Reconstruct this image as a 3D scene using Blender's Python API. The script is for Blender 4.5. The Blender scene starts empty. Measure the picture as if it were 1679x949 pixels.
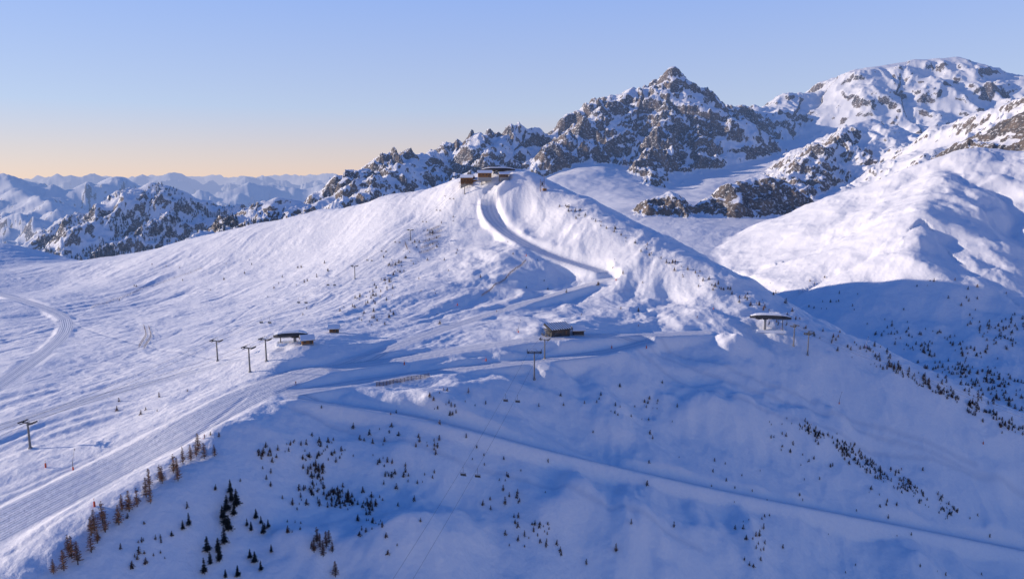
import bpy, math, time
import numpy as np
from mathutils import Vector, Matrix
T0=time.time()
F=1155.0; PITCH=math.asin(184.5/math.hypot(F,184.5))
cP,sP=math.cos(PITCH),math.sin(PITCH)
def W(u,v,y):
    a=(u-839.5)/F; b=(474.5-v)/F
    s=y/(cP+b*sP)
    return np.array([a*s, y, (-sP+b*cP)*s])
# ---------------- noise
rs=np.random.RandomState(7)
PERM=np.concatenate([rs.permutation(256)]*3)
ang=rs.rand(256)*2*np.pi
GX,GY=np.cos(ang).astype('f4'),np.sin(ang).astype('f4')
def pn(x,y,seed=0):
    xi=np.floor(x); yi=np.floor(y)
    xf=(x-xi).astype('f4'); yf=(y-yi).astype('f4')
    xi=(xi.astype('i8')+seed*37)&255; yi=(yi.astype('i8')+seed*91)&255
    u=xf*xf*xf*(xf*(xf*6-15)+10); v=yf*yf*yf*(yf*(yf*6-15)+10)
    x1=(xi+1)&255; y1=(yi+1)&255
    def g(a,b,dx,dy):
        h=PERM[PERM[a]+b]; return GX[h]*dx+GY[h]*dy
    n00=g(xi,yi,xf,yf); n10=g(x1,yi,xf-1,yf); n01=g(xi,y1,xf,yf-1); n11=g(x1,y1,xf-1,yf-1)
    a=n00+u*(n10-n00); b=n01+u*(n11-n01)
    return (a+v*(b-a))*1.4
def fbm(x,y,o=4,seed=0,g=.5):
    r=0;a=1;
    for i in range(o):
        r=r+a*pn(x,y,seed+i); x=x*2.03+5.1; y=y*2.03+3.7; a*=g
    return r
def rid(x,y,o=5,seed=0,g=.5):
    r=0;a=1;w=1;tot=0
    for i in range(o):
        n=1-np.abs(pn(x,y,seed+i)); n=n*n*w; w=np.clip(n*1.6,0,1)
        r=r+a*n; tot+=a; x=x*2.07+1.3; y=y*2.07+7.7; a*=g
    return r/tot
def sst(a,b,x):
    t=np.clip((x-a)/(b-a),0,1); return t*t*(3-2*t)
# ---------------- base control points
CP=[(0,398,1150),(50,414,1120),(110,430,1080),(190,420,1050),(330,390,1000),(430,366,960),(540,343,920),(640,318,850),(740,296,790),
(785,288,765),(840,286,745),(885,302,730),(940,335,695),(1000,372,650),(1060,408,610),(1130,445,570),(1200,482,540),(1300,530,508),(1400,575,488),(1500,625,476),(1600,675,468),(1679,715,462),(1800,775,450),
(700,350,755),(650,380,720),(600,400,715),(650,450,625),(540,400,780),(500,450,680),(400,500,600),(420,430,790),(300,450,800),(200,500,690),(100,470,850),(0,440,1000),(0,500,680),(-150,450,900),(-150,600,450),
(600,500,520),(700,480,545),(650,550,430),(560,595,362),(480,560,372),(300,600,385),(400,590,370),(200,590,420),(100,560,500),(0,600,410),(0,700,300),(150,700,295),(300,680,290),(400,650,305),(100,800,235),(0,860,212),(0,949,182),(-150,900,200),(200,780,243),
(790,345,728),(850,340,718),(900,345,700),(952,362,665),(870,390,668),(800,400,668),(865,425,622),(800,485,548),(760,520,495),(740,430,640),(915,395,655),
(930,450,610),(1000,440,605),(1000,480,570),(900,500,532),(1050,500,550),(1100,480,560),
(920,548,432),(850,560,415),(760,575,400),(650,592,378),(1050,550,458),(1150,540,484),(1250,535,500),(1000,575,420),(890,600,388),(760,610,372),(620,632,340),(540,625,335),
(490,605,345),(482,655,300),(430,722,262),(350,772,238),(240,832,213),(150,890,196),(80,949,182),(0,1010,172),
(520,700,296),(450,780,259),(400,850,233),(300,900,210),(250,949,199),(600,740,293),(600,800,271),(500,900,229),(700,900,247),(560,670,304),(700,690,307),(800,715,312),(900,742,319),(1000,766,327),(1150,800,340),(1300,832,356),(1500,870,378),(1679,905,398),(1800,930,408),
(700,650,334),(800,650,353),(900,650,374),(950,690,364),(1100,650,408),(1100,720,378),(1250,690,418),(1400,700,438),(1300,610,456),(1450,660,456),(1500,780,420),(1650,800,438),(1200,600,446),(1100,590,436),
(800,800,292),(900,850,282),(1050,850,302),(1000,949,272),(1200,900,312),(1400,930,340),(1650,960,372),(800,949,253),(1000,1150,212),(400,1150,170),(1500,1150,266),
(1130,440,900),(1250,490,880),(1400,500,1000),(1400,545,850),(1500,560,880),(1600,600,800),(1679,660,740),(1400,450,1100),(1250,420,1120),(1100,412,1150),(1180,400,1200),(1500,480,1000),(1679,560,850),(1600,520,900),(1850,700,700),
(1080,380,1300),(1280,372,1350),(1000,345,1500),(1180,352,1480),(1340,330,1700),(1400,300,2000),(1500,262,2100),(1250,330,1750),
(940,268,2300),(900,295,2050),(1000,300,2000),(1195,268,2350),(1150,312,1950),(1300,252,2500),(1245,228,2800),(1480,225,2500),(1110,312,2050),
]
pts=[W(*c) for c in CP]
HID=[(-900,1500,-260),(-500,1300,-230),(-200,1150,-180),(50,1050,-150),(120,900,-150),(330,650,-200),(450,560,-230),(-150,1000,-120),(-1300,1400,-330),(-300,1900,-300),(-900,2200,-420),(-1700,2600,-480),(-2500,3500,-560),(-600,3000,-500),(-1200,4500,-600),(-4000,3500,-500),(-3000,1500,-300),
(-1400,900,-190),(1500,900,60),(1200,1400,60),(1000,600,-100),(2500,1500,200),(3000,3500,200),(500,4500,-200),(1500,5000,-200),(600,0,-260),(0,0,-180),(-500,0,-170),(-900,400,-150),(300,100,-230),(1500,0,-260),(-300,150,-140)]
P=np.array(pts+[np.array(h,float) for h in HID])
C=25.0
n=len(P)
d2=((P[:,None,:2]-P[None,:,:2])**2).sum(-1)
A=np.zeros((n+3,n+3)); A[:n,:n]=np.sqrt(d2+C*C)-np.eye(n)*2.0
A[:n,n]=1;A[:n,n+1]=P[:,0]/1e3;A[:n,n+2]=P[:,1]/1e3;A[n:,:n]=A[:n,n:].T
bb=np.zeros(n+3);bb[:n]=P[:,2]
wt=np.linalg.solve(A,bb)
def base(x,y):
    z=wt[n]+wt[n+1]*x/1e3+wt[n+2]*y/1e3
    z=z.astype('f8')
    for i in range(n):
        z+=wt[i]*np.sqrt((x-P[i,0])**2+(y-P[i,1])**2+C*C)
    r=np.hypot(x,y)
    z=np.clip(z,-620,520)
    k=sst(3600,5500,r)
    return z*(1-k)+k*(-650)
# ---------------- ridges
RG=[
 dict(p=[(540,345,1950),(560,318,2000),(578,288,2100),(600,274,2200),(625,268,2250),(660,262,2300),(690,250,2400),(715,243,2450),(740,240,2500),(780,228,2500),(830,218,2600),(870,212,2600),(930,190,2700),(1000,162,2800),(1040,148,2800),(1070,146,2800),(1105,130,2800),(1130,148,2800),(1145,165,2850),(1165,177,2900),(1210,181,3100),(1250,176,3300)],s=.72,c=6,rock=.9,amp=34,ns=230,rib=34),
 dict(p=[(1101,110,2800),(1107,110,2800)],s=1.15,c=3,rock=1.1,amp=14,ns=90,rib=0),
 dict(p=[(1250,178,3300),(1330,150,3400),(1420,115,3400),(1500,100,3400),(1560,97,3400),(1590,104,3350),(1620,128,3300),(1650,162,3200),(1720,230,3200)],s=.6,c=60,rock=.85,amp=40,ns=400,rib=22),
 dict(p=[(1105,116,2800),(1090,180,2600),(1072,235,2350),(1060,296,2080)],s=.8,c=5,rock=1.05,amp=34,ns=150,rib=26),
 dict(p=[(1105,116,2800),(1140,200,2550),(1155,250,2350)],s=.85,c=5,rock=1.0,amp=30,ns=130,rib=22),
 dict(p=[(1040,143,2800),(990,185,2600),(940,215,2450),(905,245,2300)],s=.7,c=5,rock=.85,amp=34,ns=150,rib=22),
 dict(p=[(1180,178,2950),(1215,215,2800),(1245,252,2500)],s=.7,c=5,rock=.95,amp=28,ns=130,rib=18),
 dict(p=[(830,218,2600),(800,260,2300),(760,285,2150)],s=.65,c=5,rock=.8,amp=30,ns=150,rib=20),
 dict(p=[(690,250,2400),(650,280,2150),(600,305,1950),(560,335,1800)],s=.6,c=5,rock=.75,amp=30,ns=150,rib=20),
 dict(p=[(1430,195,2300),(1395,205,2250),(1370,225,2150),(1330,255,2050),(1295,290,1850)],s=.6,c=5,rock=.9,amp=24,ns=130,rib=16),
 dict(p=[(1430,195,2300),(1480,215,2350),(1530,228,2300)],s=.5,c=15,rock=.4,amp=18,ns=150,rib=0),
 dict(p=[(1165,328,1500),(1200,303,1520),(1250,286,1560),(1290,302,1550),(1315,318,1560)],s=.8,c=8,rock=1.4,amp=10,ns=80,rib=6),
 dict(p=[(1035,348,1480),(1065,330,1480),(1100,314,1500),(1128,340,1480)],s=.75,c=4,rock=1.3,amp=12,ns=50,rib=5),
 dict(p=[(1540,226,2050),(1600,195,1950),(1640,178,1850),(1720,150,1750)],s=.55,c=20,rock=.6,amp=25,ns=200,rib=12),
 dict(p=[(1590,226,1500),(1635,204,1450),(1679,186,1400),(1760,165,1350)],s=.9,c=8,rock=1.5,amp=16,ns=100,rib=9),
 dict(p=[(1780,235,1060),(1679,249,1100),(1610,243,1140),(1560,258,1150),(1500,290,1160),(1440,322,1180),(1370,352,1200),(1290,378,1220)],s=.45,c=25,rock=0,amp=4,ns=160,rib=5),
 dict(p=[(1560,258,1150),(1545,294,1020),(1520,346,900),(1495,412,800)],s=.5,c=14,rock=0,amp=3,ns=120,rib=3),
 dict(p=[(20,420,2250),(80,390,2300),(130,368,2350),(180,340,2400),(215,316,2450),(250,298,2500),(300,310,2500),(350,330,2500),(410,352,2450)],s=.6,c=6,rock=.7,amp=40,ns=200,rib=22),
 dict(p=[(310,395,1650),(370,372,1750),(430,345,1800),(458,322,1850),(480,328,1850),(505,345,1850),(525,330,1900),(550,318,1950)],s=.6,c=5,rock=.9,amp=28,ns=130,rib=14),
 dict(p=[(-350,270,7000),(-200,292,6800),(-100,280,6500),(0,283,6500),(25,291,6400),(50,298,6300),(110,304,6300),(160,298,6500),(195,290,6500),(215,306,6400),(260,345,6000)],s=.6,c=10,rock=.75,amp=160,ns=900,rib=90),
 dict(p=[(0,290,6500),(70,335,5000),(120,370,4200)],s=.5,c=10,rock=.8,amp=100,ns=700,rib=60),
 dict(p=[(150,345,8500),(240,330,9500),(330,322,9000),(400,306,9000),(450,302,9200),(500,312,9000),(560,298,9000),(640,285,9500),(750,285,9500)],s=.55,c=10,rock=.5,amp=200,ns=1300,rib=110),
 dict(p=[(-400,285,16000),(60,301,15000),(110,288,15000),(170,293,15000),(230,292,15000),(280,282,15000),(300,290,15000),(340,296,15000),(380,300,15000),(440,286,15000),(480,298,15000),(540,290,15000),(600,281,15000),(720,280,15000)],s=.5,c=10,rock=.5,amp=260,ns=1600,rib=160,dm=.35),
 dict(p=[(-800,290,30000),(100,292,30000),(250,288,30000),(400,291,30000),(520,286,30000),(700,290,30000),(1200,290,30000),(2600,290,30000)],s=.4,c=10,rock=.5,amp=300,ns=2500,rib=200,dm=.4),
]
for r in RG: r['w']=[W(*q) for q in r['p']]
def tents(x,y,z0):
    z=z0.copy(); rk=np.zeros_like(z)
    for ri,r in enumerate(RG):
        w=np.array(r['w']); reach=(w[:,2].max()+650)/r['s']*1.0+100
        m=(x>w[:,0].min()-reach)&(x<w[:,0].max()+reach)&(y>w[:,1].min()-reach)&(y<w[:,1].max()+reach)
        if not m.any(): continue
        X=x[m];Y=y[m]
        nx=X/r['ns']; ny=Y/r['ns']
        wx=X+fbm(nx*1.3,ny*1.3,3,11+ri)*r['ns']*.07; wy=Y+fbm(nx*1.3,ny*1.3,3,17+ri)*r['ns']*.16
        best=np.full(X.shape,-1e9); bs_=np.zeros(X.shape); bD=np.zeros(X.shape); acc=0
        c=r['c']
        for a,b in zip(w[:-1],w[1:]):
            dx,dy=b[0]-a[0],b[1]-a[1]; L=dx*dx+dy*dy; l=math.sqrt(L)
            t=np.clip(((wx-a[0])*dx+(wy-a[1])*dy)/L,0,1)
            D=np.sqrt((wx-a[0]-t*dx)**2+(wy-a[1]-t*dy)**2+c*c)-c
            cand=a[2]+t*(b[2]-a[2])-r['s']*D
            q=cand>best
            best=np.where(q,cand,best); bs_=np.where(q,acc+t*l,bs_); bD=np.where(q,D,bD); acc+=l
        hmax=w[:,2].max()
        dep=np.clip(np.maximum(bD*r['s']*1.3,(hmax-best)*.5)/(r['amp']*1.8),r.get('dm',.15),1)
        nz=(rid(nx,ny,6,23+ri,.58)-.45)*r['amp']*1.7
        if r['rib']:
            nz=nz+(rid(bs_/(r['ns']*.55)+nx*.3,bD/(r['ns']*3.0),4,57+ri,.55)-.5)*r['rib']*2.0
        best=best+nz*dep
        k=max(4,r['amp']*.25)
        zz=z[m]; dd=best-zz
        h=np.clip(.5+.5*dd/k,0,1)
        z[m]=zz*(1-h)+best*h+k*h*(1-h)*.5
        rk[m]=np.maximum(rk[m]*(1-h),0)+r['rock']*h
    return z,rk
HUV=[(430,735,270,16,12,4),(560,745,280,18,10,5),(660,725,292,20,11,5),(700,668,326,22,10,5),(790,655,350,22,11,5),(870,650,362,18,10,5),(985,685,364,22,12,8),(1000,660,380,16,10,6),
(1160,665,400,24,13,10),(1230,660,412,22,12,10),(1330,690,420,26,12,10),(520,885,229,10,9,7),(690,890,245,16,13,10),(760,860,264,16,11,8),(950,795,298,11,10,9),(900,830,284,16,11,8),(1050,870,288,14,16,12),(1010,905,270,10,10,6),(1170,860,311,12,11,8),(1240,880,314,9,16,9),(1205,560,466,11,11,9),(1370,660,436,8,7,7),(905,625,382,11,9,6),(1010,590,416,16,8,6),(640,905,239,10,8,6),(1500,930,352,14,12,8),(1640,770,440,14,10,8),(470,690,292,14,9,3.5)]
HW=[(*W(u,v,y)[:2],a,b,h) for u,v,y,a,b,h in HUV]
def Hs(x,y):
    z0=base(x,y); return tents(x,y,z0)
def relief(x,y,z,rk):
    r=np.hypot(x,y)
    near=(1-sst(1100,2000,r))
    side=sst(-60,60,x+ (y-300)*0.15)
    wx=x+14*pn(x/60,y/60,3); wy=y+14*pn(x/60,y/60,4)
    a=(-.55*wx-.83*wy); b=(.83*wx-.55*wy)
    msk=.3+.7*sst(-.3,.4,pn(x/150,y/150,77))
    flut=(fbm(a/150,b/20,3,31)*1.15+fbm(a/45,b/8,2,35)*.42)*msk
    hump=fbm(wx/62,wy/55,3,41)*4.0+fbm(wx/20,wy/20,3,45)*1.2+(rid(wx/58,wy/40,3,47)-.5)*2.6
    fine=fbm(x/7,y/7,3,51)*.2+(rid(x/11,y/9,3,53)-.5)*.6*sst(-.2,.4,pn(x/70,y/70,79))
    far=1-.65*sst(620,850,r)*side
    d=(flut*(1-side*.8)+hump*(.30+.70*side)*far+fine)*near
    qx=x+5*pn(x/22,y/22,8)+3*pn(x/9,y/9,18); qy=y+5*pn(x/22,y/22,9)+3*pn(x/9,y/9,19)
    for hx,hy,ra,rb,h in HW:
        e=((qx-hx)/ra)**2+((qy-hy)/rb)**2
        d=d+h*np.exp(-e*.9)
    d=d*np.where(rk>.3,.5,1)
    big=fbm(x/260,y/260,5,61)*9*sst(1100,2200,r)
    return z+d+big*(1-np.clip(rk,0,1))
def H0(x,y):
    z,rk=Hs(x,y); return relief(x,y,z,rk),rk
def pickf(fn,uv,y0=110,y1=1400,N=420):
    uv=np.array(uv,float); ys=np.geomspace(y0,y1,N)
    a=(uv[:,0]-839.5)/F; b=(474.5-uv[:,1])/F
    s=1/(cP+b*sP)
    X=(a*s)[:,None]*ys; Z=((-sP+b*cP)*s)[:,None]*ys; Y=np.broadcast_to(ys,X.shape)
    g=fn(X.ravel(),np.ascontiguousarray(Y).ravel())[0].reshape(X.shape)-Z
    out=[]
    for i in range(len(uv)):
        k=np.where(g[i]>0)[0]
        if len(k)==0: out.append((np.nan,)*3); continue
        k=k[0]
        if k==0: yy=ys[0]
        else:
            t=g[i,k-1]/(g[i,k-1]-g[i,k]); yy=ys[k-1]+t*(ys[k]-ys[k-1])
        out.append((a[i]*s[i]*yy,yy,(-sP+b[i]*cP)*s[i]*yy))
    return np.array(out)
ROADS=[
 ([(488,657),(600,672),(700,690),(800,715),(900,742),(1000,765),(1150,800),(1300,830),(1500,868),(1679,905),(1760,920)],8,5,1.0,.26),
 ([(825,296),(800,318),(797,345),(815,372),(850,395),(900,420),(985,445)],14,5,.25,0),
 ([(1000,457),(900,485),(780,522),(700,548),(620,580),(540,600),(500,612)],9,6,.25,0),
 ([(1150,545),(1050,552),(950,550),(860,558),(760,572),(650,592),(560,603),(500,612)],12,6,.25,0),
 ([(500,612),(420,642),(330,690),(230,745),(120,800),(0,862),(-80,905)],20,8,.25,0),
 ([(-40,470),(0,482),(60,500),(120,522),(98,560),(50,595),(0,632),(-50,660)],9,5,.25,0),
 ([(-40,715),(0,700),(120,662),(250,628),(360,600),(450,575)],9,6,.25,0),
 ([(480,645),(560,632),(620,622),(700,612),(800,600),(900,590),(1000,578),(1060,562)],9,5,.25,0),
 ([(480,600),(380,640),(250,700),(100,770),(-20,820)],1.6,1.5,-.25,0),
 ([(470,606),(370,648),(240,708),(90,780),(-20,835)],1.6,1.5,-.25,0),
 ([(400,655),(280,735),(150,815),(20,905)],1.4,1.5,-.25,0),
 ([(740,330),(690,370),(610,430),(520,490),(430,560)],1.4,1.5,-.2,0),
 ([(120,530),(200,560),(300,580),(400,590)],1.5,1.5,-.3,0),
 ([(0,560),(60,540),(110,525)],1.5,1.5,-.3,0),
 ([(0,660),(90,630),(220,600),(330,560),(420,500)],1.5,1.5,-.3,0),
 ([(0,640),(90,612),(200,585),(300,540)],1.5,1.5,-.3,0),
 ([(1080,570),(1200,610),(1320,650),(1450,700),(1600,760)],1.6,1.5,-.3,0),
 ([(1060,572),(1180,622),(1310,666),(1450,715),(1620,780)],1.6,1.5,-.3,0),
 ([(1040,575),(1150,640),(1300,690),(1500,745),(1679,810)],1.6,1.5,-.3,0),
 ([(860,300),(905,345),(880,380),(840,385)],1.6,1.5,-.3,0),
 ([(480,670),(560,700),(700,740),(850,780),(1000,830),(1150,900)],1.4,1.5,-.25,0),
 ([(780,535),(900,510),(1040,470)],1.4,1.5,-.25,0),
]
RW=[]
for uv,w,e,up,cf in ROADS:
    d=[]
    for p,q in zip(uv[:-1],uv[1:]):
        for k in range(3): d.append((p[0]+(q[0]-p[0])*k/3,p[1]+(q[1]-p[1])*k/3))
    d.append(uv[-1])
    q=pickf(Hs if w>5 else H0,d); q=q[~np.isnan(q[:,0])]
    for it in range(3):
        q[1:-1]=(q[:-2]+2*q[1:-1]+q[2:])/4
    RW.append((q,w,e,up,cf))
def roads(x,y,z,mk=False):
    pi=np.zeros_like(z); lat=np.zeros_like(z)
    for q,w,e,up,cf in RW:
        R=w/2+e+3
        m=(x>q[:,0].min()-R)&(x<q[:,0].max()+R)&(y>q[:,1].min()-R)&(y<q[:,1].max()+R)
        if not m.any(): continue
        X=x[m];Y=y[m];bd=np.full(X.shape,1e9);bz=np.zeros(X.shape);bl=np.zeros(X.shape)
        for a,b in zip(q[:-1],q[1:]):
            dx,dy=b[0]-a[0],b[1]-a[1];L=dx*dx+dy*dy+1e-6
            t=np.clip(((X-a[0])*dx+(Y-a[1])*dy)/L,0,1)
            D=np.hypot(X-a[0]-t*dx,Y-a[1]-t*dy)
            c=D<bd
            bd=np.where(c,D,bd);bz=np.where(c,a[2]+t*(b[2]-a[2]),bz)
            bl=np.where(c,((X-a[0])*dy-(Y-a[1])*dx)/math.sqrt(L),bl)
        if w<5:
            k=1-sst(0,w/2+e,bd); z[m]=z[m]+up*k; pi[m]=np.maximum(pi[m],k*.5); continue
        wob=w/2+pn(X/25,Y/25,71)*.8
        k=1-sst(0,e,bd-wob)
        z[m]=z[m]*(1-k)+(bz+up+np.clip(bl,-w,w)*cf)*k
        kk=1-sst(-.6,1.2,bd-wob)
        pi[m]=np.maximum(pi[m],kk); lat[m]=np.where(kk>.3,bl,lat[m])
    return z,pi,lat
def Hfull(x,y):
    z,rk=H0(x,y); z,pi,lat=roads(x,y,z); return z,rk,pi,lat
def pick(uv,y1=1400): return pickf(Hfull,uv,y1=y1)
# ---------------- terrain mesh
be=np.concatenate([np.linspace(-70,-41,60,endpoint=False),np.linspace(-41,41,1350),np.linspace(41,70,61)[1:]])*math.pi/180
rr=np.concatenate([np.geomspace(40,140,40,endpoint=False),np.geomspace(140,4200,1250,endpoint=False),np.geomspace(4200,75000,260)])
B_,R_=np.meshgrid(be,rr)
X=(np.sin(B_)*R_); Y=(np.cos(B_)*R_)
sh=X.shape
z,rk,pi,lat=Hfull(X.ravel(),Y.ravel())
Z=z.reshape(sh)
dXr=np.gradient(X,axis=0);dYr=np.gradient(Y,axis=0);dZr=np.gradient(Z,axis=0)
dXb=np.gradient(X,axis=1);dYb=np.gradient(Y,axis=1);dZb=np.gradient(Z,axis=1)
nx=dYr*dZb-dZr*dYb; ny=dZr*dXb-dXr*dZb; nz=dXr*dYb-dYr*dXb
sl=np.abs(nz)/np.sqrt(nx*nx+ny*ny+nz*nz)
steep=1-sl
x1=X.ravel();y1=Y.ravel()
rn=fbm(x1/45,y1/45,4,81)*.10
band_=np.sin(Z.ravel()/16+fbm(x1/300,y1/300,3,83)*5)*.045
rock=np.clip((steep.ravel()+rn+band_-.225+.13*np.clip((rk-1.15)/.3,0,1))/.10*.5,0,1)*np.clip(rk,0,1.3)
NR,NC=sh
co=np.stack([x1,y1,Z.ravel()],1).astype('f4')
idx=np.arange(NR*NC).reshape(sh)
quads=np.stack([idx[:-1,:-1],idx[:-1,1:],idx[1:,1:],idx[1:,:-1]],-1).reshape(-1,4)
def mkmesh(name,co,quads,smooth=True,attrs={}):
    me=bpy.data.meshes.new(name)
    me.vertices.add(len(co)); me.vertices.foreach_set('co',np.ascontiguousarray(co,'f4').ravel())
    k=quads.shape[1]
    me.loops.add(quads.size); me.loops.foreach_set('vertex_index',quads.astype('i4').ravel())
    me.polygons.add(len(quads)); me.polygons.foreach_set('loop_start',np.arange(0,quads.size,k,dtype='i4'))
    if smooth: me.polygons.foreach_set('use_smooth',np.ones(len(quads),bool))
    for a,v in attrs.items():
        at=me.attributes.new(a,'FLOAT','POINT'); at.data.foreach_set('value',v.astype('f4'))
    me.update(calc_edges=True)
    ob=bpy.data.objects.new(name,me); bpy.context.scene.collection.objects.link(ob)
    return ob
ter=mkmesh('snow_terrain',co,quads,True,dict(rock=rock,piste=pi,lat=lat))
if ter.data.polygons[1000].normal.z<0: ter.data.flip_normals()
print('terrain',time.time()-T0)
# ---------------- materials
class NT:
    def __init__(s,name):
        s.m=bpy.data.materials.new(name); s.m.use_nodes=True; s.nt=s.m.node_tree; s.nt.nodes.clear()
        s.out=s.n('ShaderNodeOutputMaterial'); s.geo=s.n('ShaderNodeNewGeometry')
    def n(s,t,**k):
        nd=s.nt.nodes.new(t)
        for a,b in k.items(): setattr(nd,a,b)
        return nd
    def L(s,a,b): s.nt.links.new(a,b)
    def put(s,sock,v):
        if isinstance(v,tuple): sock.default_value=v+(1,) if len(v)==3 else v
        elif isinstance(v,(int,float)): sock.default_value=v
        else: s.L(v,sock)
    def math(s,op,*a):
        q=s.n('ShaderNodeMath',operation=op)
        for i,v in enumerate(a): s.put(q.inputs[i],v)
        return q.outputs[0]
    def noise(s,scale,det=4,rough=.6,vec=None):
        q=s.n('ShaderNodeTexNoise'); q.inputs['Scale'].default_value=scale; q.inputs['Detail'].default_value=det; q.inputs['Roughness'].default_value=rough
        s.L(vec or s.geo.outputs['Position'],q.inputs['Vector']); return q.outputs['Fac']
    def attr(s,nm):
        q=s.n('ShaderNodeAttribute'); q.attribute_name=nm; return q.outputs['Fac']
    def mix(s,f,a,b):
        q=s.n('ShaderNodeMix',data_type='RGBA'); s.put(q.inputs[0],f); s.put(q.inputs[6],a); s.put(q.inputs[7],b); return q.outputs[2]
    def ss(s,x,a,b):
        q=s.n('ShaderNodeMapRange',interpolation_type='SMOOTHSTEP'); s.L(x,q.inputs[0]); q.inputs[1].default_value=a;q.inputs[2].default_value=b; return q.outputs[0]
    def haze(s,shader):  # aerial haze painted into the material as bluish emission, growing with distance from origin
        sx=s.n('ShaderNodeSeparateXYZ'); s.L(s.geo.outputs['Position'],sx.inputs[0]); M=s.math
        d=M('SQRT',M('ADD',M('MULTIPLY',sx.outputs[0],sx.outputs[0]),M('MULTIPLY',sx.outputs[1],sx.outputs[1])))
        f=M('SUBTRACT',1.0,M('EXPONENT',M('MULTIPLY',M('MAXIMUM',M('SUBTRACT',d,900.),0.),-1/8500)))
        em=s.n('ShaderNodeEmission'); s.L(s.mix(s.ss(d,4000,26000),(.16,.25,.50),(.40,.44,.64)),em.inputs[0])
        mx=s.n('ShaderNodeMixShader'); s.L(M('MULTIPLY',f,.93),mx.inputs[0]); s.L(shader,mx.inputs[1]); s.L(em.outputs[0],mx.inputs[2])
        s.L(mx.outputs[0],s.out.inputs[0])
def snowmat():
    t=NT('snow_and_rock'); M=t.math
    bs=t.n('ShaderNodeBsdfPrincipled')
    rock=t.attr('rock'); pis=t.attr('piste'); lat=t.attr('lat')
    mp=t.n('ShaderNodeMapping'); t.L(t.geo.outputs['Position'],mp.inputs[0]); mp.inputs['Scale'].default_value=(1,1,.35)
    n1=t.noise(.035,9,.74,mp.outputs[0]); n2=t.noise(.6,4,.6); n4=t.noise(.15,5,.7)
    rm=t.ss(M('ADD',rock,M('MULTIPLY',M('SUBTRACT',n1,.5),1.9)),.44,.56)
    rm=M('MULTIPLY',rm,M('SUBTRACT',1.0,M('MULTIPLY',t.ss(n4,.53,.61),.75)))
    rc=t.mix(t.ss(n1,.35,.65),(.055,.06,.07),(.23,.175,.13))
    sc=t.mix(t.ss(n2,.3,.7),(.87,.88,.91),(.92,.92,.93))
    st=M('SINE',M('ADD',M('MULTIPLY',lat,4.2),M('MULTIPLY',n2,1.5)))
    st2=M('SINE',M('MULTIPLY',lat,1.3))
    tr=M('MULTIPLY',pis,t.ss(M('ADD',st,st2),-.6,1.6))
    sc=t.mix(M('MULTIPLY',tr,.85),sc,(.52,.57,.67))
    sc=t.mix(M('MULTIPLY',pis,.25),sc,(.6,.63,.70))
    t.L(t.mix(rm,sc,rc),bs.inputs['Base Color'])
    t.L(t.mix(rm,(.55,)*3,(.9,)*3),bs.inputs['Roughness'])
    bs.inputs['Specular IOR Level'].default_value=.25
    hgt=M('ADD',M('ADD',M('MULTIPLY',t.noise(.35,6,.62),.65),M('MULTIPLY',n1,M('MULTIPLY',rm,7.0))),M('MULTIPLY',M('MULTIPLY',st,pis),.06))
    bp=t.n('ShaderNodeBump'); bp.inputs['Strength'].default_value=.8; bp.inputs['Distance'].default_value=1.0
    t.L(hgt,bp.inputs['Height']); t.L(bp.outputs[0],bs.inputs['Normal'])
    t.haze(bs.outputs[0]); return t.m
ter.data.materials.append(snowmat())
def simple(name,c1,c2,scale=1.5,rough=.7,metal=0,haze=False,stripes=None):
    t=NT(name); bs=t.n('ShaderNodeBsdfPrincipled')
    f=t.ss(t.noise(scale,4,.6),.3,.7)
    col=t.mix(f,c1,c2)
    if stripes:
        tc=t.n('ShaderNodeTexCoord'); sx=t.n('ShaderNodeSeparateXYZ'); t.L(tc.outputs['Object'],sx.inputs[0])
        s=t.ss(t.math('SINE',t.math('MULTIPLY',sx.outputs[stripes[0]],stripes[1])),.6,.95)
        col=t.mix(t.math('MULTIPLY',s,.6),col,tuple(x*.4 for x in c1))
    t.L(col,bs.inputs['Base Color']); bs.inputs['Roughness'].default_value=rough; bs.inputs['Metallic'].default_value=metal
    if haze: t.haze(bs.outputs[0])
    else: t.L(bs.outputs[0],t.out.inputs[0])
    return t.m
m_dark=simple('dark_cladding',(.03,.032,.036),(.055,.055,.06),2,.5)
m_steel=simple('galvanised_steel',(.13,.13,.14),(.22,.22,.23),3,.5,.5)
m_wood=simple('timber_planks',(.20,.09,.035),(.33,.17,.07),3,.8,stripes=(2,18))
m_wood2=simple('weathered_timber',(.12,.07,.045),(.22,.14,.09),3,.85)
m_snow=simple('roof_snow',(.82,.86,.92),(.86,.89,.93),1,.6)
m_glass=simple('window_glass',(.02,.03,.04),(.04,.05,.07),1,.12)
m_red=simple('red_padding',(.55,.06,.02),(.7,.11,.03),2,.6)
m_conc=simple('concrete',(.28,.28,.27),(.36,.35,.34),2,.9)
m_pine=simple('pine_needles',(.014,.02,.02),(.035,.04,.032),.8,.9)
m_larch=simple('larch_twigs',(.13,.06,.035),(.26,.12,.06),.7,.9)
m_bark=simple('bark',(.06,.045,.035),(.12,.09,.07),3,.9)
m_shrub=simple('scrub',(.025,.025,.028),(.15,.07,.04),.10,.9)
m_shrub2=simple('larch_scrub',(.05,.035,.03),(.17,.08,.045),.10,.9)
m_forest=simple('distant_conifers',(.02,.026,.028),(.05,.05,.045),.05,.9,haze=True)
ALL=[m_dark,m_steel,m_wood,m_wood2,m_snow,m_glass,m_red,m_conc]
DK,ST,WD,W2,SN,GL,RD,CN=range(8)
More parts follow.
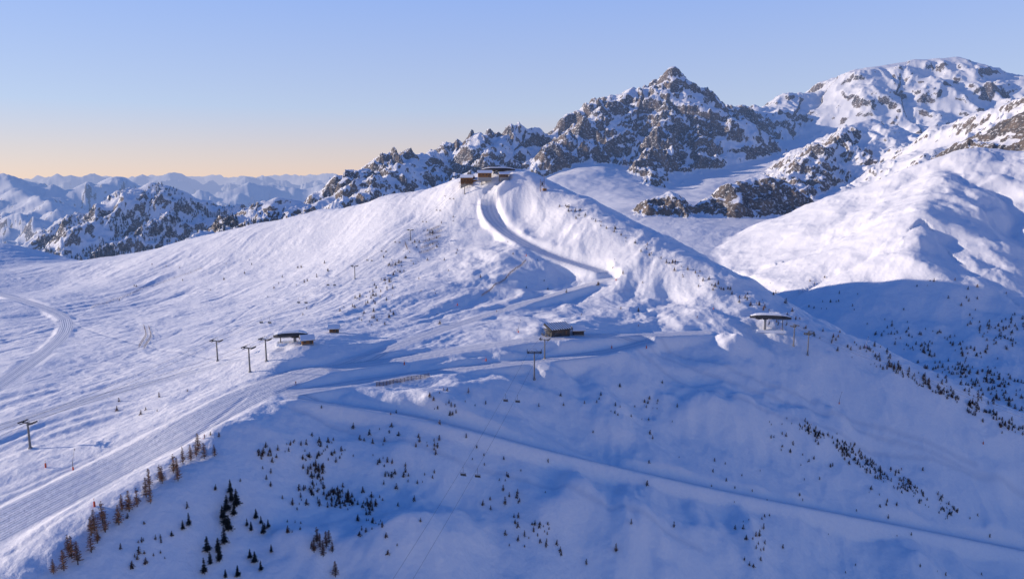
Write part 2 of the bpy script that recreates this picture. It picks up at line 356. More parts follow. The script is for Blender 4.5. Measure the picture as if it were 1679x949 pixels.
class MB:
    def __init__(s): s.v=[];s.f=[];s.m=[]
    def add(s,vs,fs,m):
        o=len(s.v); s.v+= [tuple(map(float,q)) for q in vs]; s.f+=[tuple(i+o for i in f) for f in fs]; s.m+=[m]*len(fs)
    def box(s,c,sz,m,rz=0,tilt=0):
        R=Matrix.Rotation(rz,3,'Z')@Matrix.Rotation(tilt,3,'Y')
        vs=[]
        for a in (-.5,.5):
            for b in (-.5,.5):
                for d in (-.5,.5):
                    vs.append(Vector(c)+R@Vector((a*sz[0],b*sz[1],d*sz[2])))
        s.add(vs,[(0,1,3,2),(4,6,7,5),(0,4,5,1),(2,3,7,6),(0,2,6,4),(1,5,7,3)],m)
    def cyl(s,p0,p1,r0,r1,m,n=8):
        p0=Vector(p0);p1=Vector(p1);d=(p1-p0).normalized()
        u=d.orthogonal().normalized();w=d.cross(u)
        vs=[];
        for p,r in((p0,r0),(p1,r1)):
            for i in range(n):
                a=2*math.pi*i/n; vs.append(p+u*(r*math.cos(a))+w*(r*math.sin(a)))
        s.add(vs,[(i,(i+1)%n,n+(i+1)%n,n+i) for i in range(n)]+[tuple(range(n))[::-1],tuple(range(n,2*n))],m)
    def loft(s,secs,m):
        k=len(secs[0]); vs=[q for c in secs for q in c]; fs=[]
        for i in range(len(secs)-1):
            for j in range(k): fs.append((i*k+j,i*k+(j+1)%k,(i+1)*k+(j+1)%k,(i+1)*k+j))
        fs.append(tuple(range(k))[::-1]); fs.append(tuple((len(secs)-1)*k+j for j in range(k)))
        s.add(vs,fs,m)
    def gable(s,c,L,Wd,h,ov,m,ms,th=.25,wm=2):
        for sg in(-1,1):
            y=sg*(Wd/2+ov); dz=-h*ov/(Wd/2)
            for t0,t1,mm,ex in((0,th,m,0),(th+.003,th+.45,ms,.04)):
                vs=[]
                for x in(-L/2-ov+ex,L/2+ov-ex):
                    vs+=[(c[0]+x,c[1]+(0),c[2]+h+t0),(c[0]+x,c[1]+y*(1-ex*.3),c[2]+dz+t0),(c[0]+x,c[1]+y*(1-ex*.3),c[2]+dz+t1),(c[0]+x,c[1],c[2]+h+t1)]
                s.add(vs,[(0,1,2,3),(7,6,5,4),(0,4,5,1),(1,5,6,2),(2,6,7,3),(0,3,7,4)],mm)
        for x in(-L/2,L/2):
            s.add([(c[0]+x,c[1]-Wd/2,c[2]),(c[0]+x,c[1]+Wd/2,c[2]),(c[0]+x,c[1],c[2]+h)],[(0,1,2)],wm)
    def build(s,name,loc=(0,0,0),yaw=0,mats=ALL,smooth=False):
        me=bpy.data.meshes.new(name); me.from_pydata(s.v,[],s.f)
        for q in mats: me.materials.append(q)
        me.polygons.foreach_set('material_index',s.m); me.update()
        ob=bpy.data.objects.new(name,me); ob.location=loc; ob.rotation_euler=(0,0,yaw); bpy.context.scene.collection.objects.link(ob)
        return ob
def window(b,c,w,h,axis):
    if axis=='y':
        b.box(c,(w,.08,h),GL); b.box((c[0],c[1],c[2]+h/2+.06),(w+.3,.16,.12),W2); b.box((c[0],c[1],c[2]-h/2-.06),(w+.3,.16,.12),W2); b.box((c[0],c[1],c[2]),(.08,.14,h),W2)
    else:
        b.box(c,(.08,w,h),GL); b.box((c[0],c[1],c[2]+h/2+.06),(.16,w+.3,.12),W2); b.box((c[0],c[1],c[2]-h/2-.06),(.16,w+.3,.12),W2); b.box((c[0],c[1],c[2]),(.14,.08,h),W2)
def chalet(b,c,L,Wd,H,rh,m=WD,base=1.2):
    x,y,z=c
    b.box((x,y,z-1),(L+.1,Wd+.1,base*2+2),CN)
    z+=base
    b.box((x,y,z+H/2),(L,Wd,H),m)
    b.gable((x,y,z+H),L,Wd,rh,.9,W2,SN,wm=m)
    k=max(1,int(L//3))
    for i in range(k):
        xx=x-L/2+(i+.5)*L/k
        for sg in(-1,1): window(b,(xx,y+sg*(Wd/2+.03),z+H*.58),1.2,1.2,'y')
    for sg in(-1,1): window(b,(x+sg*(L/2+.03),y,z+H*.58),1.6,1.2,'x')
    b.box((x+L*.3,y-Wd/2-.05,z+1),(1,.1,2),DK)
def canopy(b,L,Wd,h,z,bend=0):
    secs=[];sn=[]
    for t in np.linspace(-1,1,9):
        k=(1-abs(t)**4*.55); x=t*L/2; zz=z-bend*t*t
        w=Wd/2*k; hh=h*k
        secs.append([(x,-w*.7,zz),(x,-w,zz+hh*.35),(x,-w*.85,zz+hh*.75),(x,-w*.35,zz+hh),(x,w*.35,zz+hh),(x,w*.85,zz+hh*.75),(x,w,zz+hh*.35),(x,w*.7,zz)])
        sn.append([(x*.97,-w*.8,zz+hh*.80),(x*.97,-w*.36,zz+hh+.02),(x*.97,w*.36,zz+hh+.02),(x*.97,w*.8,zz+hh*.80),(x*.97,w*.72,zz+hh*.98+.2),(x*.97,w*.3,zz+hh+.38),(x*.97,-w*.3,zz+hh+.38),(x*.97,-w*.72,zz+hh*.98+.2)])
    b.loft(secs,DK); b.loft(sn,SN)
    for i in range(-3,4): b.box((i*L/8,0,z+h*.3),(.12,Wd*1.03,.12),ST)
def chair(b,c,sc=1):
    x,y,z=c
    b.cyl((x,y,z),(x,y,z-2.6*sc),.06,.06,DK,6); b.cyl((x,y-1.1,z-2.6*sc),(x,y+1.1,z-2.6*sc),.06,.06,DK,6)
    for s in(-1.1,1.1):
        b.cyl((x,y+s,z-2.6*sc),(x-.1,y+s,z-3.7*sc),.05,.05,DK,6); b.cyl((x-.1,y+s,z-3.7*sc),(x+.55,y+s,z-3.75*sc),.05,.05,DK,6)
        b.cyl((x+.5,y+s,z-3.75*sc),(x+.7,y+s,z-4.3*sc),.04,.04,DK,6)
    b.box((x-.12,y,z-3.3*sc),(.09,2.1,.75),DK); b.box((x+.22,y,z-3.78*sc),(.6,2.1,.1),DK)
    b.cyl((x+.7,y-1.1,z-4.3*sc),(x+.7,y+1.1,z-4.3*sc),.04,.04,DK,6)
def lift_station(L,leg,loc,yaw,name='chairlift_station',Wd=5.5,h=2.8):
    b=MB()
    canopy(b,L,Wd,h,leg)
    b.box((L*.12,0,leg/2-1),(1.5,1.5,leg+2),CN); b.box((L*.12,0,leg-.4),(3.4,2.2,.8),DK)
    b.cyl((-L*.3,0,-2),(-L*.3,0,leg),.35,.3,ST,10)
    b.cyl((L*.28,0,leg-.75),(L*.28,0,leg-.45),2.2,2.2,ST,20); b.cyl((L*.28,0,leg-1.1),(L*.28,0,leg),.3,.3,DK,8)
    for s in(-1,1): b.cyl((-L*.5,s*2.2,leg-.3),(L*.3,s*2.2,leg-.3),.1,.1,ST,6)
    if leg>5:
        for i in(-.42,-.22,.0): chair(b,(i*L,-2.2,leg-.2)); chair(b,(i*L+1,2.2,leg-.2))
    b.box((-1,0,-.6),(L*.7,6.5,1.5),SN)
    for i in range(6): b.cyl((-L*.35+i*2,-3.4,0),(-L*.35+i*2,-3.4,1.3),.05,.05,RD if i%2 else W2,6)
    return b.build(name,loc,yaw)
def pylon(loc,yaw,h,arm=5.5,name='chairlift_pylon',double=False):
    b=MB()
    b.cyl((0,0,-2),(0,0,.5),.8,.8,CN,10)
    b.cyl((0,0,0),(0,0,h),.45,.30,ST,12)
    for s in(-1,1): b.cyl((-.5,s*.18,1),(-.35,s*.18,h),.025,.025,ST,5)
    for i in range(int(h/.6)): b.cyl((-.48,-.18,1+i*.6),(-.48,.18,1+i*.6),.02,.02,ST,4)
    xs=(-1.6,1.6) if double else (0,)
    for x in xs: b.box((x,0,h-.1),(.4,arm,.4),DK)
    if double:
        b.box((0,0,h-.1),(3.4,.5,.5),DK)
        for s in(-1,1): b.box((0,s*arm/2,h+1.3),(3.6,.25,.25),DK); b.box((-1.7,s*arm/2,h+.6),(.25,.25,1.5),DK); b.box((1.7,s*arm/2,h+.6),(.25,.25,1.5),DK)
    for s in(-1,1):
        y=s*arm/2
        b.box((0,y,h+.2),(4.2,.22,.38),DK)
        for i in range(6): b.cyl((-1.9+i*.76,y-.1,h+.42),(-1.9+i*.76,y+.1,h+.42),.24,.24,DK,10)
        b.box((0,y-s*.7,h-.35),(4.0,.7,.08),ST)
        for i in(-1.9,0,1.9): b.cyl((i,y-s*1.02,h-.3),(i,y-s*1.02,h+.75),.03,.03,ST,5)
        b.cyl((-1.9,y-s*1.02,h+.75),(1.9,y-s*1.02,h+.75),.03,.03,ST,5)
        b.cyl((0,y*.5,h),(0,y*.2,h+1.8),.06,.06,ST,5)
    b.cyl((0,-arm*.1,h+1.8),(0,arm*.1,h+1.8),.07,.07,ST,5)
    return b.build(name,loc,yaw)
def cable(pts,name='lift_cable',r=.045,sag=.012):
    cu=bpy.data.curves.new(name,'CURVE'); cu.dimensions='3D'; cu.bevel_depth=r; cu.bevel_resolution=1
    P=[]
    for a,b in zip(pts[:-1],pts[1:]):
        a=np.array(a);b=np.array(b);L=np.linalg.norm(b-a)
        for i in range(12):
            t=i/12; q=a+(b-a)*t; q[2]-=4*sag*L*t*(1-t); P.append(q)
    P.append(np.array(pts[-1]))
    sp=cu.splines.new('POLY'); sp.points.add(len(P)-1)
    for i,q in enumerate(P): sp.points[i].co=(*q,1)
    cu.materials.append(m_steel)
    ob=bpy.data.objects.new(name,cu); bpy.context.scene.collection.objects.link(ob); return ob
# ---------------- place infrastructure
FEET=dict(sumA=(766,303),sumB=(812,290),mast=(889,313),L=(480,560),Lhut=(502,562),hut=(548,545),Mid=(915,549),Midhut=(943,549),R=(1262,541),
 p1=(357,592),p2=(410,610),p3=(437,592),p4=(582,457),p5=(673,394),p6=(50,735),p7=(893,588),p8=(876,622),p9=(1301,567),p10=(1324,582),p11=(762,318),p12=(790,303))
kk=list(FEET); pk=pick([FEET[k] for k in kk]); G={k:pk[i] for i,k in enumerate(kk)}
def dirn(a,b): return math.atan2(b[1]-a[1],b[0]-a[0])
def hub(k,h,dz=0): return np.array(G[k])+np.array([0,0,h])
b=MB()
chalet(b,(0,0,0),13,9,6.5,2.4,WD,1.5)
b.box((0,-6.4,2.6),(15,4,.3),W2)
for i in range(6): b.cyl((-7+i*2.8,-8.2,-3),(-7+i*2.8,-8.2,3.8),.14,.14,W2,6)
b.box((0,-8.3,3.8),(15,.1,.12),W2); b.box((0,-8.3,3.3),(15,.08,.1),W2)
b.box((9.5,1,2),(6,7,6),WD); b.box((9.5,1,5.2),(7.4,8.4,.3),W2); b.box((9.5,1,5.6),(7.2,8.2,.45),SN)
b.cyl((2,2,9),(2,2,12),.4,.4,CN,8)
b.build('timber_restaurant',G['sumA']+np.array([0,3,-.5]),math.radians(-8))
lift_station(36,7.5,G['sumB']+np.array([3,5,-1]),math.radians(176),'gondola_summit_station',Wd=10,h=3.4)
b=MB(); chalet(b,(0,0,0),14,9,4.5,2.2,WD,1.0); b.build('timber_chalet',G['sumB']+np.array([-11,-5,-1.5]),math.radians(5))
b=MB(); chalet(b,(0,0,0),9,7,3.2,1.8,W2,1.0); b.build('timber_chalet',G['sumB']+np.array([9,-7,-1.5]),math.radians(12))
b=MB()
for x in(-2,2): b.cyl((x,0,-1),(x,0,14+x),.3,.2,W2,8)
b.box((0,0,9),(4.4,.4,.4),W2); b.box((0,0,5),(4.4,.4,.4),W2); b.box((2.5,0,1.2),(3.5,2.6,2.6),WD); b.box((2.5,0,2.7),(3.9,3,.35),SN); b.box((0,0,7),(1.8,.2,2.6),DK)
b.build('drag_lift_mast',G['mast'],.3)
yL=dirn(G['p3'],G['L']); lift_station(18,3.2,G['L']-np.array([1,0,.2]),math.radians(14),Wd=6.5,h=3.0)
b=MB(); chalet(b,(0,0,0),6,4.5,2.6,1.6,WD,.5); b.build('timber_hut',G['Lhut']+np.array([1.5,-3,0]),.4)
b=MB(); chalet(b,(0,0,0),5.5,4.5,2.6,1.4,WD,.5); b.build('timber_hut',G['hut'],.2)
yM=dirn(G['Mid'],G['p8'])
b=MB()
b.box((0,0,1.5),(13,7,5),DK)
RT=Matrix.Rotation(math.radians(14),3,'X')
def rbox(c,sz,m):
    o=len(b.v); b.box((0,0,0),sz,m)
    for i in range(o,len(b.v)): b.v[i]=tuple(RT@(Vector(b.v[i])+Vector((c[0],c[1],0)))+Vector((0,0,c[2])))
rbox((0,0,5.3),(16,10,.5),DK)
for i in range(10): rbox((-7.2+i*1.6,0,5.8),(.4,10,.5),DK)
for i in range(9): rbox((-6.4+i*1.6,0,5.78),(1.1,9.6,.42),SN)
b.box((-2,-3.55,2),(5,.12,3),GL); b.box((4,-3.55,2),(1.2,.12,2.2),W2); b.box((-2,3.55,2),(5,.12,3),GL); b.box((4,3.55,2),(1.2,.12,2.2),W2)
for s in(-1,1): b.cyl((-10,s*2.2,4.3),(7,s*2.2,4.3),.12,.12,ST,6)
b.cyl((-8.5,0,-2),(-8.5,0,4.6),.35,.35,CN,8); b.box((-8.5,0,4.4),(1,5.4,.4),ST); b.cyl((-7.6,0,3.6),(-7.6,0,3.9),2.1,2.1,ST,18)
for s in(-1,1): chair(b,(-10,s*2.2,4.3))
b.build('chairlift_station',G['Mid'],math.radians(25))
b=MB(); chalet(b,(0,0,0),6.5,5,3,2.0,DK,.5); b.build('timber_hut',G['Midhut']+np.array([2,1,0]),.1)
lift_station(28,8.5,G['R'],math.radians(168),Wd=6.5,h=3.4)
yA=dirn(G['p6'],G['p4'])
pylon(G['p6'],dirn(G['p6'],G['p1']),11); pylon(G['p1'],yA,11.5); pylon(G['p4'],dirn(G['p1'],G['p5']),11.5); pylon(G['p5'],dirn(G['p4'],G['p5']),10); pylon(G['p11'],dirn(G['p5'],G['sumB']),10); pylon(G['p12'],dirn(G['p5'],G['sumB']),9)
pylon(G['p2'],yL,12.5); pylon(G['p3'],yL,11.5)
pylon(G['p7'],yM,11.5); pylon(G['p8'],yM+.25,15.5,8,double=True)
yR=dirn(G['R'],G['p10']); pylon(G['p9'],yR,14); pylon(G['p10'],yR,15,7.5,double=True)
def line(keys,hs,arm,extra=None):
    pts=[hub(k,h) if isinstance(k,str) else np.array(k) for k,h in zip(keys,hs)]
    for s in(-1,1):
        o=[]
        for i,p in enumerate(pts):
            a=pts[max(0,i-1)];c=pts[min(len(pts)-1,i+1)];t=(c-a)[:2];t=t/np.linalg.norm(t)
            o.append(p+np.array([-t[1]*s*arm/2,t[0]*s*arm/2,.55]))
        cable(o)
    return pts
la=line([W(-250,800,200),'p6','p1','p4','p5','p11'],[0,11,11.5,11.5,10,10],5.5)
lb=line([W(-200,760,230),'p2','p3','L'],[0,12.5,11.5,4],5.5)
endc=W(640,985,190)
cb=line([endc,'p8','p7','Mid'],[0,15.5,11.5,5],6)
line([W(1900,760,330),'p10','p9','R'],[0,15,14,8.5],6)
def hang(p0,p1,t,yaw,arm=3):
    L=np.linalg.norm(p1-p0); p=p0+(p1-p0)*t; p[2]-=4*.012*L*t*(1-t)-.5
    d=(p1-p0)[:2]/np.linalg.norm((p1-p0)[:2])
    for s in(-1,1):
        b=MB(); chair(b,(0,0,0)); b.build('lift_chair',p+np.array([-d[1]*s*arm,d[0]*s*arm,0]),yaw)
yc=dirn(endc,G['p8'])
for t in(.40,.74): hang(cb[0],cb[1],t,yc)
for i in(2,3,4):
    for t in (.25,.5,.75): hang(la[i],la[i+1],t,dirn(la[i],la[i+1]),2.75)
pr=W(1900,760,330)
for t in(.3,.6): hang(pr,hub('p10',15),t,dirn(pr,G['p10']))
def fence(uvs,h,step,name,rails=3,mat=W2,solid=False):
    q=pick(uvs); P=[]
    for a,c in zip(q[:-1],q[1:]):
        k=max(1,int(np.linalg.norm(c-a)/step))
        for i in range(k): P.append(a+(c-a)*i/k)
    P.append(q[-1]); P=np.array(P)
    P[:,2]=Hfull(P[:,0].copy(),P[:,1].copy())[0]
    b=MB()
    for p in P: b.cyl(p-np.array([0,0,.5]),p+np.array([0,0,h]),.09,.08,mat,6)
    for a,c in zip(P[:-1],P[1:]):
        for r in range(rails):
            zz=h*(.25+.7*r/max(1,rails-1)); b.cyl(a+np.array([0,0,zz]),c+np.array([0,0,zz]),.08,.08,mat,4)
        if solid:
            k=5
            for i in range(k):
                m_=a+(c-a)*(i+.5)/k; b.cyl(m_,m_+np.array([0,0,h*.95]),.07,.07,mat,4)
    b.build(name)
fence([(617,633),(645,628),(675,623),(704,618)],2.2,2.0,'wooden_snow_fence',4,W2,True)
fence([(790,486),(815,466),(840,446),(862,428)],1.8,3.0,'wooden_snow_fence',4,W2,False)
for (a,c) in [((690,408),(718,398)),((694,398),(722,388)),((698,388),(724,379)),((700,380),(722,372)),((640,438),(655,432)),((664,398),(668,410)),((688,416),(712,408))]:
    fence([a,c],2.4,2.2,'avalanche_barrier',4,W2)
fence([(150,505),(240,470),(330,440)],1.6,6,'slope_snow_fence',2,W2)
fence([(228,570),(240,550),(236,535)],2,4,'slope_snow_fence',2,W2)
fence([(236,572),(248,552),(244,537)],2,4,'slope_snow_fence',2,W2)
def marker(loc):
    b=MB(); b.cyl((0,0,-.5),(0,0,2.6),.07,.05,W2,6); b.cyl((0,0,0),(0,0,1.7),.34,.28,RD,10); b.cyl((0,0,2.6),(0,0,2.75),.2,.05,RD,8)
    b.build('padded_piste_post',loc)
for p in pick([(155,830),(75,766),(663,598),(797,592),(1003,571),(750,501),(863,420),(1060,571),(1612,728),(1010,460)]): marker(p)
def lance(loc,h=8):
    b=MB(); b.cyl((0,0,-.5),(0,0,h*.4),.14,.12,ST,8); b.cyl((0,0,h*.4),(1.2,0,h),.08,.05,ST,8); b.cyl((0,0,0),(0,0,1.2),.3,.26,RD,10); b.cyl((1.1,0,h-.3),(1.35,0,h+.5),.14,.1,DK,8)
    b.build('snow_lance',loc)
for p in pick([(1376,662),(1420,570),(850,545),(1005,440),(1170,507),(120,770)]): lance(p)
def skier_mesh():
    J=[(0,0,.92),(0,.02,1.15),(0,.06,1.38),(0,.08,1.5),(0,.1,1.62),
       (.11,.02,.88),(.13,.16,.5),(.13,0,.1),(.13,.16,.05),(-.11,.02,.88),(-.13,.16,.5),(-.13,0,.1),(-.13,.16,.05),
       (.2,.07,1.38),(.3,.05,1.12),(.26,.3,1.0),(-.2,.07,1.38),(-.3,.05,1.12),(-.26,.3,1.0)]
    E=[(0,1),(1,2),(2,3),(3,4),(0,5),(5,6),(6,7),(7,8),(0,9),(9,10),(10,11),(11,12),(2,13),(13,14),(14,15),(2,16),(16,17),(17,18)]
    R=[.15,.15,.17,.07,.12,.11,.075,.06,.06,.11,.075,.06,.06,.08,.055,.05,.08,.055,.05]
    me=bpy.data.meshes.new('skier'); me.from_pydata(J,E,[]); ob=bpy.data.objects.new('skier',me); bpy.context.scene.collection.objects.link(ob)
    ob.modifiers.new('skin','SKIN')
    for i,r in enumerate(R): me.skin_vertices[0].data[i].radius=(r,r)
    me.skin_vertices[0].data[0].use_root=True
    s=ob.modifiers.new('sub','SUBSURF'); s.levels=2; s.render_levels=2
    t=NT('ski_clothing'); bs=t.n('ShaderNodeBsdfPrincipled'); tc=t.n('ShaderNodeTexCoord'); sx=t.n('ShaderNodeSeparateXYZ'); t.L(tc.outputs['Object'],sx.inputs[0])
    c=t.mix(t.ss(sx.outputs[2],.93,.95),(.03,.03,.05),(.25,.04,.04)); c=t.mix(t.ss(sx.outputs[2],1.52,1.53),c,(.45,.28,.2)); c=t.mix(t.ss(sx.outputs[2],1.64,1.66),c,(.05,.05,.06))
    t.L(c,bs.inputs[0]); t.L(bs.outputs[0],t.out.inputs[0]); me.materials.append(t.m)
    b=MB()
    for x in(-.13,.13): b.box((x,.1,.02),(.09,1.7,.03),RD); b.box((x,.98,.06),(.09,.18,.03),RD,0)
    for x in(-.27,.27): b.cyl((x,.32,1.02),(x*1.6,-.15,.05),.015,.012,DK,5)
    return ob,b
sk=pick([(485,630),(1047,535),(1143,521),(1012,458),(335,718),(848,543),(1478,770)])
o0,b0=skier_mesh()
for i,p in enumerate(sk):
    if i==0: o=o0
    else:
        o=o0.copy(); bpy.context.scene.collection.objects.link(o)
    o.location=p; o.rotation_euler=(0,0,i*1.3+.5)
    s=b0.build('skis_and_poles'); s.parent=o
print('objects',time.time()-T0)
# ---------------- trees
def conifer(seed,h,larch=False,dense=1.0):
    r=np.random.RandomState(seed); b=MB()
    b.cyl((0,0,-.6),(0,0,h*.55),h*.022,h*.013,1,6); b.cyl((0,0,h*.55),(0,0,h),h*.013,.01,1,5)
    nw=int(16*dense)
    for i in range(nw):
        t=.12+.86*(i+r.rand()*.6)/nw; z=h*t; R=h*(.21 if larch else .25)*(1-t)**.75*(.7+.5*r.rand())+.12
        k=5 if larch else 7; a0=r.rand()*6.28
        for j in range(k):
            if r.rand()<(.2 if larch else .1): continue
            a=a0+j*6.28/k+r.rand()*.5; rr_=R*(.65+.55*r.rand()); dz=(-.25 if not larch else .12)*rr_
            d=np.array([math.cos(a),math.sin(a),0]); s=np.array([-d[1],d[0],0])
            p0=np.array([0,0,z]); tip=p0+d*rr_+np.array([0,0,dz])
            b.cyl(p0,tip,.04,.01,1,3)
            for q in range(4 if not larch else 5):
                u=(q+.6)/5; c=p0+(tip-p0)*u; wv=rr_*(.42 if not larch else .2)*(1.1-u)+.1; l=rr_*.36
                for sg in(-1,1):
                    e=c+s*sg*wv+d*l*.6+np.array([0,0,(r.rand()-.6)*.35])
                    b.add([c-d*.08,c+d*l*.55+np.array([0,0,.05]),e],[(0,1,2)],0)
                    if larch: b.add([c,c+d*l*.2,c+s*sg*wv*.6+np.array([0,0,.35*r.rand()+.1])],[(0,1,2)],0)
    me=bpy.data.meshes.new('larch' if larch else 'pine'); me.from_pydata(b.v,[],b.f)
    me.materials.append(m_larch if larch else m_pine); me.materials.append(m_bark)
    me.polygons.foreach_set('material_index',b.m); me.update(); return me
LA=[conifer(i,1*8,True) for i in range(4)]; PI=[conifer(20+i,8) for i in range(4)]
rg=np.random.RandomState(5)
def put(uvs,protos,name,h0,h1):
    for p in pick(uvs):
        if np.isnan(p[0]): continue
        o=bpy.data.objects.new(name,protos[rg.randint(len(protos))]); s=(h0+(h1-h0)*rg.rand())/8
        o.location=p; o.scale=(s*(.9+.3*rg.rand()),s*(.9+.3*rg.rand()),s); o.rotation_euler=(0,0,rg.rand()*6.28); bpy.context.scene.collection.objects.link(o)
put([(88,940),(105,935),(118,915),(128,925),(150,878),(160,890),(173,872),(168,855),(195,860),(212,838),(225,830),(240,815),(247,825),(266,792),(285,775),(292,788),(300,760),(313,755),(325,740),(335,752),(352,748),(150,905),(262,785),(200,838),(245,800),(290,770),(322,748),(155,870),(112,905)],LA,'larch_tree',4.5,8)
put([(515,905),(525,900),(535,898),(545,905),(550,945),(520,890),(540,890),(530,912)],LA,'larch_tree',4,7)
put([(365,850),(372,838),(380,822),(384,845),(375,870),(368,892),(358,905),(340,905),(345,925),(335,940),(360,920),(378,808),(388,830),(370,862)],PI,'pine_tree',4.5,7)
put([(405,862),(412,870),(420,850),(432,875),(440,865),(428,858),(300,868),(310,862),(410,915),(418,922),(428,935),(445,905),(370,947),(390,945)],PI,'pine_tree',3,5)
put([(1245,880),(1252,868),(1240,900),(835,815),(828,828),(1105,865),(1035,860),(1070,720),(768,645),(740,668),(860,880),(1010,905),(825,805)],LA,'larch_tree',2.5,4.5)
def mini(seed):
    r=np.random.RandomState(seed); v=[];f=[]
    def tri(a,b_,c): o=len(v); v.extend([a,b_,c]); f.append((o,o+1,o+2))
    tri((-.03,0,-.1),(.03,0,-.1),(0,0,1)); tri((0,-.03,-.1),(0,.03,-.1),(0,0,1))
    for i in range(9):
        t=.05+.85*i/9; R=.27*(1-t)**.8*(.6+.7*r.rand())
        a0=r.rand()*6
        for j in range(6):
            if r.rand()<.2: continue
            a=a0+j*1.05+r.rand()*.4; d=np.array([math.cos(a),math.sin(a)]); s=np.array([-d[1],d[0]])*R*.3; q=R*(.7+.5*r.rand())
            tri((0,0,t+.12),(d[0]*q+s[0],d[1]*q+s[1],t-.04),(d[0]*q-s[0],d[1]*q-s[1],t-.02+.08*r.rand()))
    return np.array(v,'f4'),np.array(f)
MI=[mini(i) for i in range(5)]
def mass(name,P,h,mat,seed=0,wide=1.0):
    r=np.random.RandomState(seed); V=[];Fs=[];o=0
    for i,p in enumerate(P):
        if np.isnan(p[0]): continue
        v,f=MI[r.randint(5)]; a=r.rand()*6.28; s=h[i]
        w=s*wide*(.8+.5*r.rand())
        q=np.stack([(v[:,0]*math.cos(a)-v[:,1]*math.sin(a))*w+p[0],(v[:,0]*math.sin(a)+v[:,1]*math.cos(a))*w+p[1],v[:,2]*s+p[2]-.1],1)
        V.append(q);Fs.append(f+o);o+=len(v)
    ob=mkmesh(name,np.concatenate(V),np.concatenate(Fs),False); ob.data.materials.append(mat); return ob
def blob(u,v,su,sv,n,rot=0):
    a=rg.randn(n)*su;b=rg.randn(n)*sv;c,s=math.cos(math.radians(rot)),math.sin(math.radians(rot))
    return [(u+x*c-y*s,v+x*s+y*c) for x,y in zip(a,b)]
def band(p,q,w,n):
    t=rg.rand(n); return [(p[0]+(q[0]-p[0])*k+rg.randn()*w,p[1]+(q[1]-p[1])*k+rg.randn()*w*.6) for k in t]
uv=[]
uv+=blob(545,790,30,18,170,40)+blob(590,835,25,14,90,35)+blob(500,740,30,22,44)+blob(640,770,50,20,44)+blob(430,745,25,12,30)+blob(700,745,45,18,30)
uv+=blob(660,720,60,14,26)+blob(850,800,25,20,34)+blob(870,870,30,14,34)+blob(460,800,25,25,26)+blob(480,850,30,25,22)+blob(255,900,40,20,30)+blob(620,860,60,30,12)
uv+=band((1295,685),(1400,745),7,170)+band((1380,735),(1570,845),10,300)+band((1240,690),(1480,830),30,60)
uv+=blob(720,660,40,12,20)+blob(1000,665,50,12,20)+blob(1080,670,20,18,18)+blob(1250,780,50,30,20)+blob(1120,760,150,50,20)+blob(1250,880,20,25,24)+blob(1500,900,100,30,16)
uv+=band((900,325),(1150,455),6,80)+band((1150,455),(1400,570),8,70)+band((1400,570),(1679,710),8,330)
uv+=band((600,500),(720,370),12,80)+band((560,515),(640,455),12,40)+blob(560,470,60,40,24)+blob(330,450,90,25,26)+blob(250,670,60,14,14)+blob(700,440,30,40,34)+blob(600,520,50,10,24)+blob(880,470,60,40,16)+blob(1010,480,70,30,16)
uv+=[(rg.uniform(300,1679),rg.uniform(690,949)) for _ in range(40)]
uv2=blob(1620,600,50,40,200)+band((1450,545),(1679,680),28,260)+blob(1640,540,40,14,60)+blob(1330,500,60,20,30)+blob(1560,470,80,20,20)
q=pick(uv); ok=(~np.isnan(q[:,0])); cl=fbm(q[:,0]/14,q[:,1]/14,2,95)+rg.randn(len(q))*.15
ok&=(cl>-.12); q=q[ok]; hh=rg.uniform(.9,3.0,len(q))**1.0*np.where(q[:,1]>420,1.3,1); mass('conifer_scrub',q,hh,m_shrub,1,1.05)
q=pickf(Hfull,uv2,y0=480,y1=1500); cl=fbm(q[:,0]/25,q[:,1]/25,2,95); q=q[(~np.isnan(q[:,0]))&(cl>-.15)]; mass('larch_scrub',q,rg.uniform(1.8,4.6,len(q)),m_shrub2,2,1.1)
uv3=[(rg.uniform(40,420),rg.uniform(300,432)) for _ in range(3600)]
q=pickf(Hfull,uv3,y0=1250,y1=3200,N=260)
dn=fbm(q[:,0]/120,q[:,1]/120,3,91); ok=(~np.isnan(q[:,0]))&(dn>.0+ (q[:,2]+180)/260)
mass('distant_conifer_forest',q[ok],rg.uniform(7,12,ok.sum()),m_forest,3,.9)
print('trees',time.time()-T0)
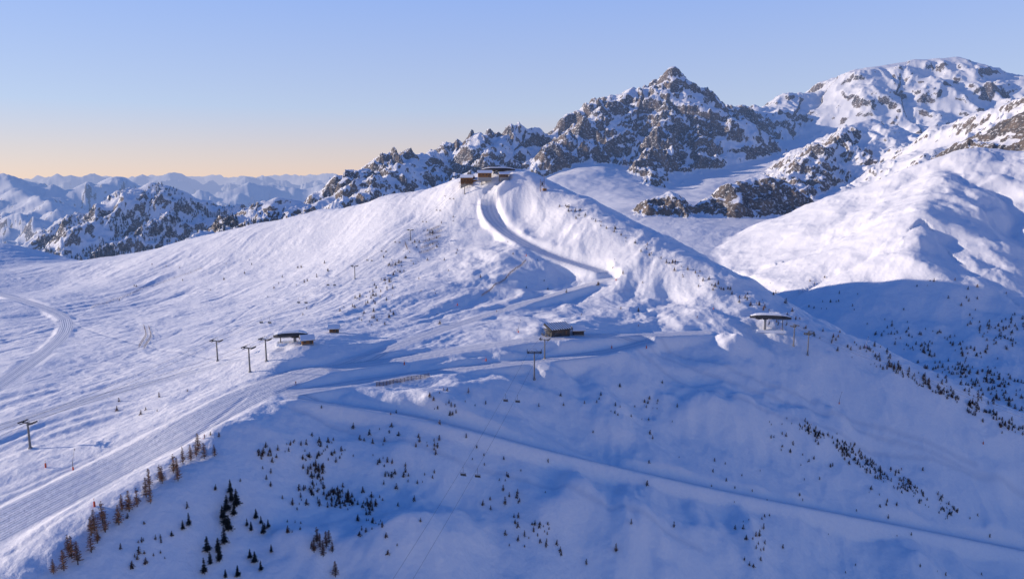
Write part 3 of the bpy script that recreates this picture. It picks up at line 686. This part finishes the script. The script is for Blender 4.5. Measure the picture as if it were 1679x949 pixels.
# ---------------- light
AZ=math.radians(-82); EL=math.radians(13)
S=Vector((math.sin(AZ)*math.cos(EL),math.cos(AZ)*math.cos(EL),math.sin(EL)))
sun=bpy.data.lights.new('sun','SUN'); sun.energy=5; sun.angle=math.radians(.5); sun.color=(1,.84,.69)
so=bpy.data.objects.new('sun',sun); so.rotation_euler=(-S).to_track_quat('-Z','Y').to_euler(); bpy.context.scene.collection.objects.link(so)
w=bpy.data.worlds.new('World'); bpy.context.scene.world=w; w.use_nodes=True
nt=w.node_tree; bg=nt.nodes['Background']; sky=nt.nodes.new('ShaderNodeTexSky'); sky.sky_type='NISHITA'; sky.sun_disc=False
sky.sun_elevation=EL; sky.sun_rotation=AZ; sky.altitude=2200; sky.air_density=1; sky.dust_density=.15; sky.ozone_density=4
g1=nt.nodes.new('ShaderNodeTexCoord'); sx=nt.nodes.new('ShaderNodeSeparateXYZ'); rp=nt.nodes.new('ShaderNodeValToRGB')
nt.links.new(g1.outputs['Generated'],sx.inputs[0]); nt.links.new(sx.outputs[2],rp.inputs[0])
cr=rp.color_ramp; cr.elements[0].position=0; cr.elements[0].color=(6.0,4.1,3.6,1); cr.elements[1].position=1; cr.elements[1].color=(.03,.45,2.4,1)
for p,c in((.035,(5.3,4.2,4.2)),(.09,(4.0,4.4,5.7)),(.24,(2.6,3.7,7.0)),(.34,(.25,1.0,3.8))): e=cr.elements.new(p); e.color=c+(1,)
mx=nt.nodes.new('ShaderNodeMix'); mx.data_type='RGBA'; mx.inputs[0].default_value=.72
nt.links.new(sky.outputs[0],mx.inputs[6]); nt.links.new(rp.outputs[0],mx.inputs[7]); nt.links.new(mx.outputs[2],bg.inputs[0]); bg.inputs[1].default_value=.145
cam=bpy.data.cameras.new('camera'); cam.lens=36*F/1679; cam.sensor_width=36; cam.clip_end=200000; cam.clip_start=1
co_=bpy.data.objects.new('camera',cam); co_.rotation_euler=(math.pi/2-PITCH,0,0); bpy.context.scene.collection.objects.link(co_)
sc=bpy.context.scene; sc.camera=co_
sc.view_settings.view_transform='Standard'; sc.view_settings.look='None'; sc.view_settings.exposure=0
print('total',time.time()-T0)
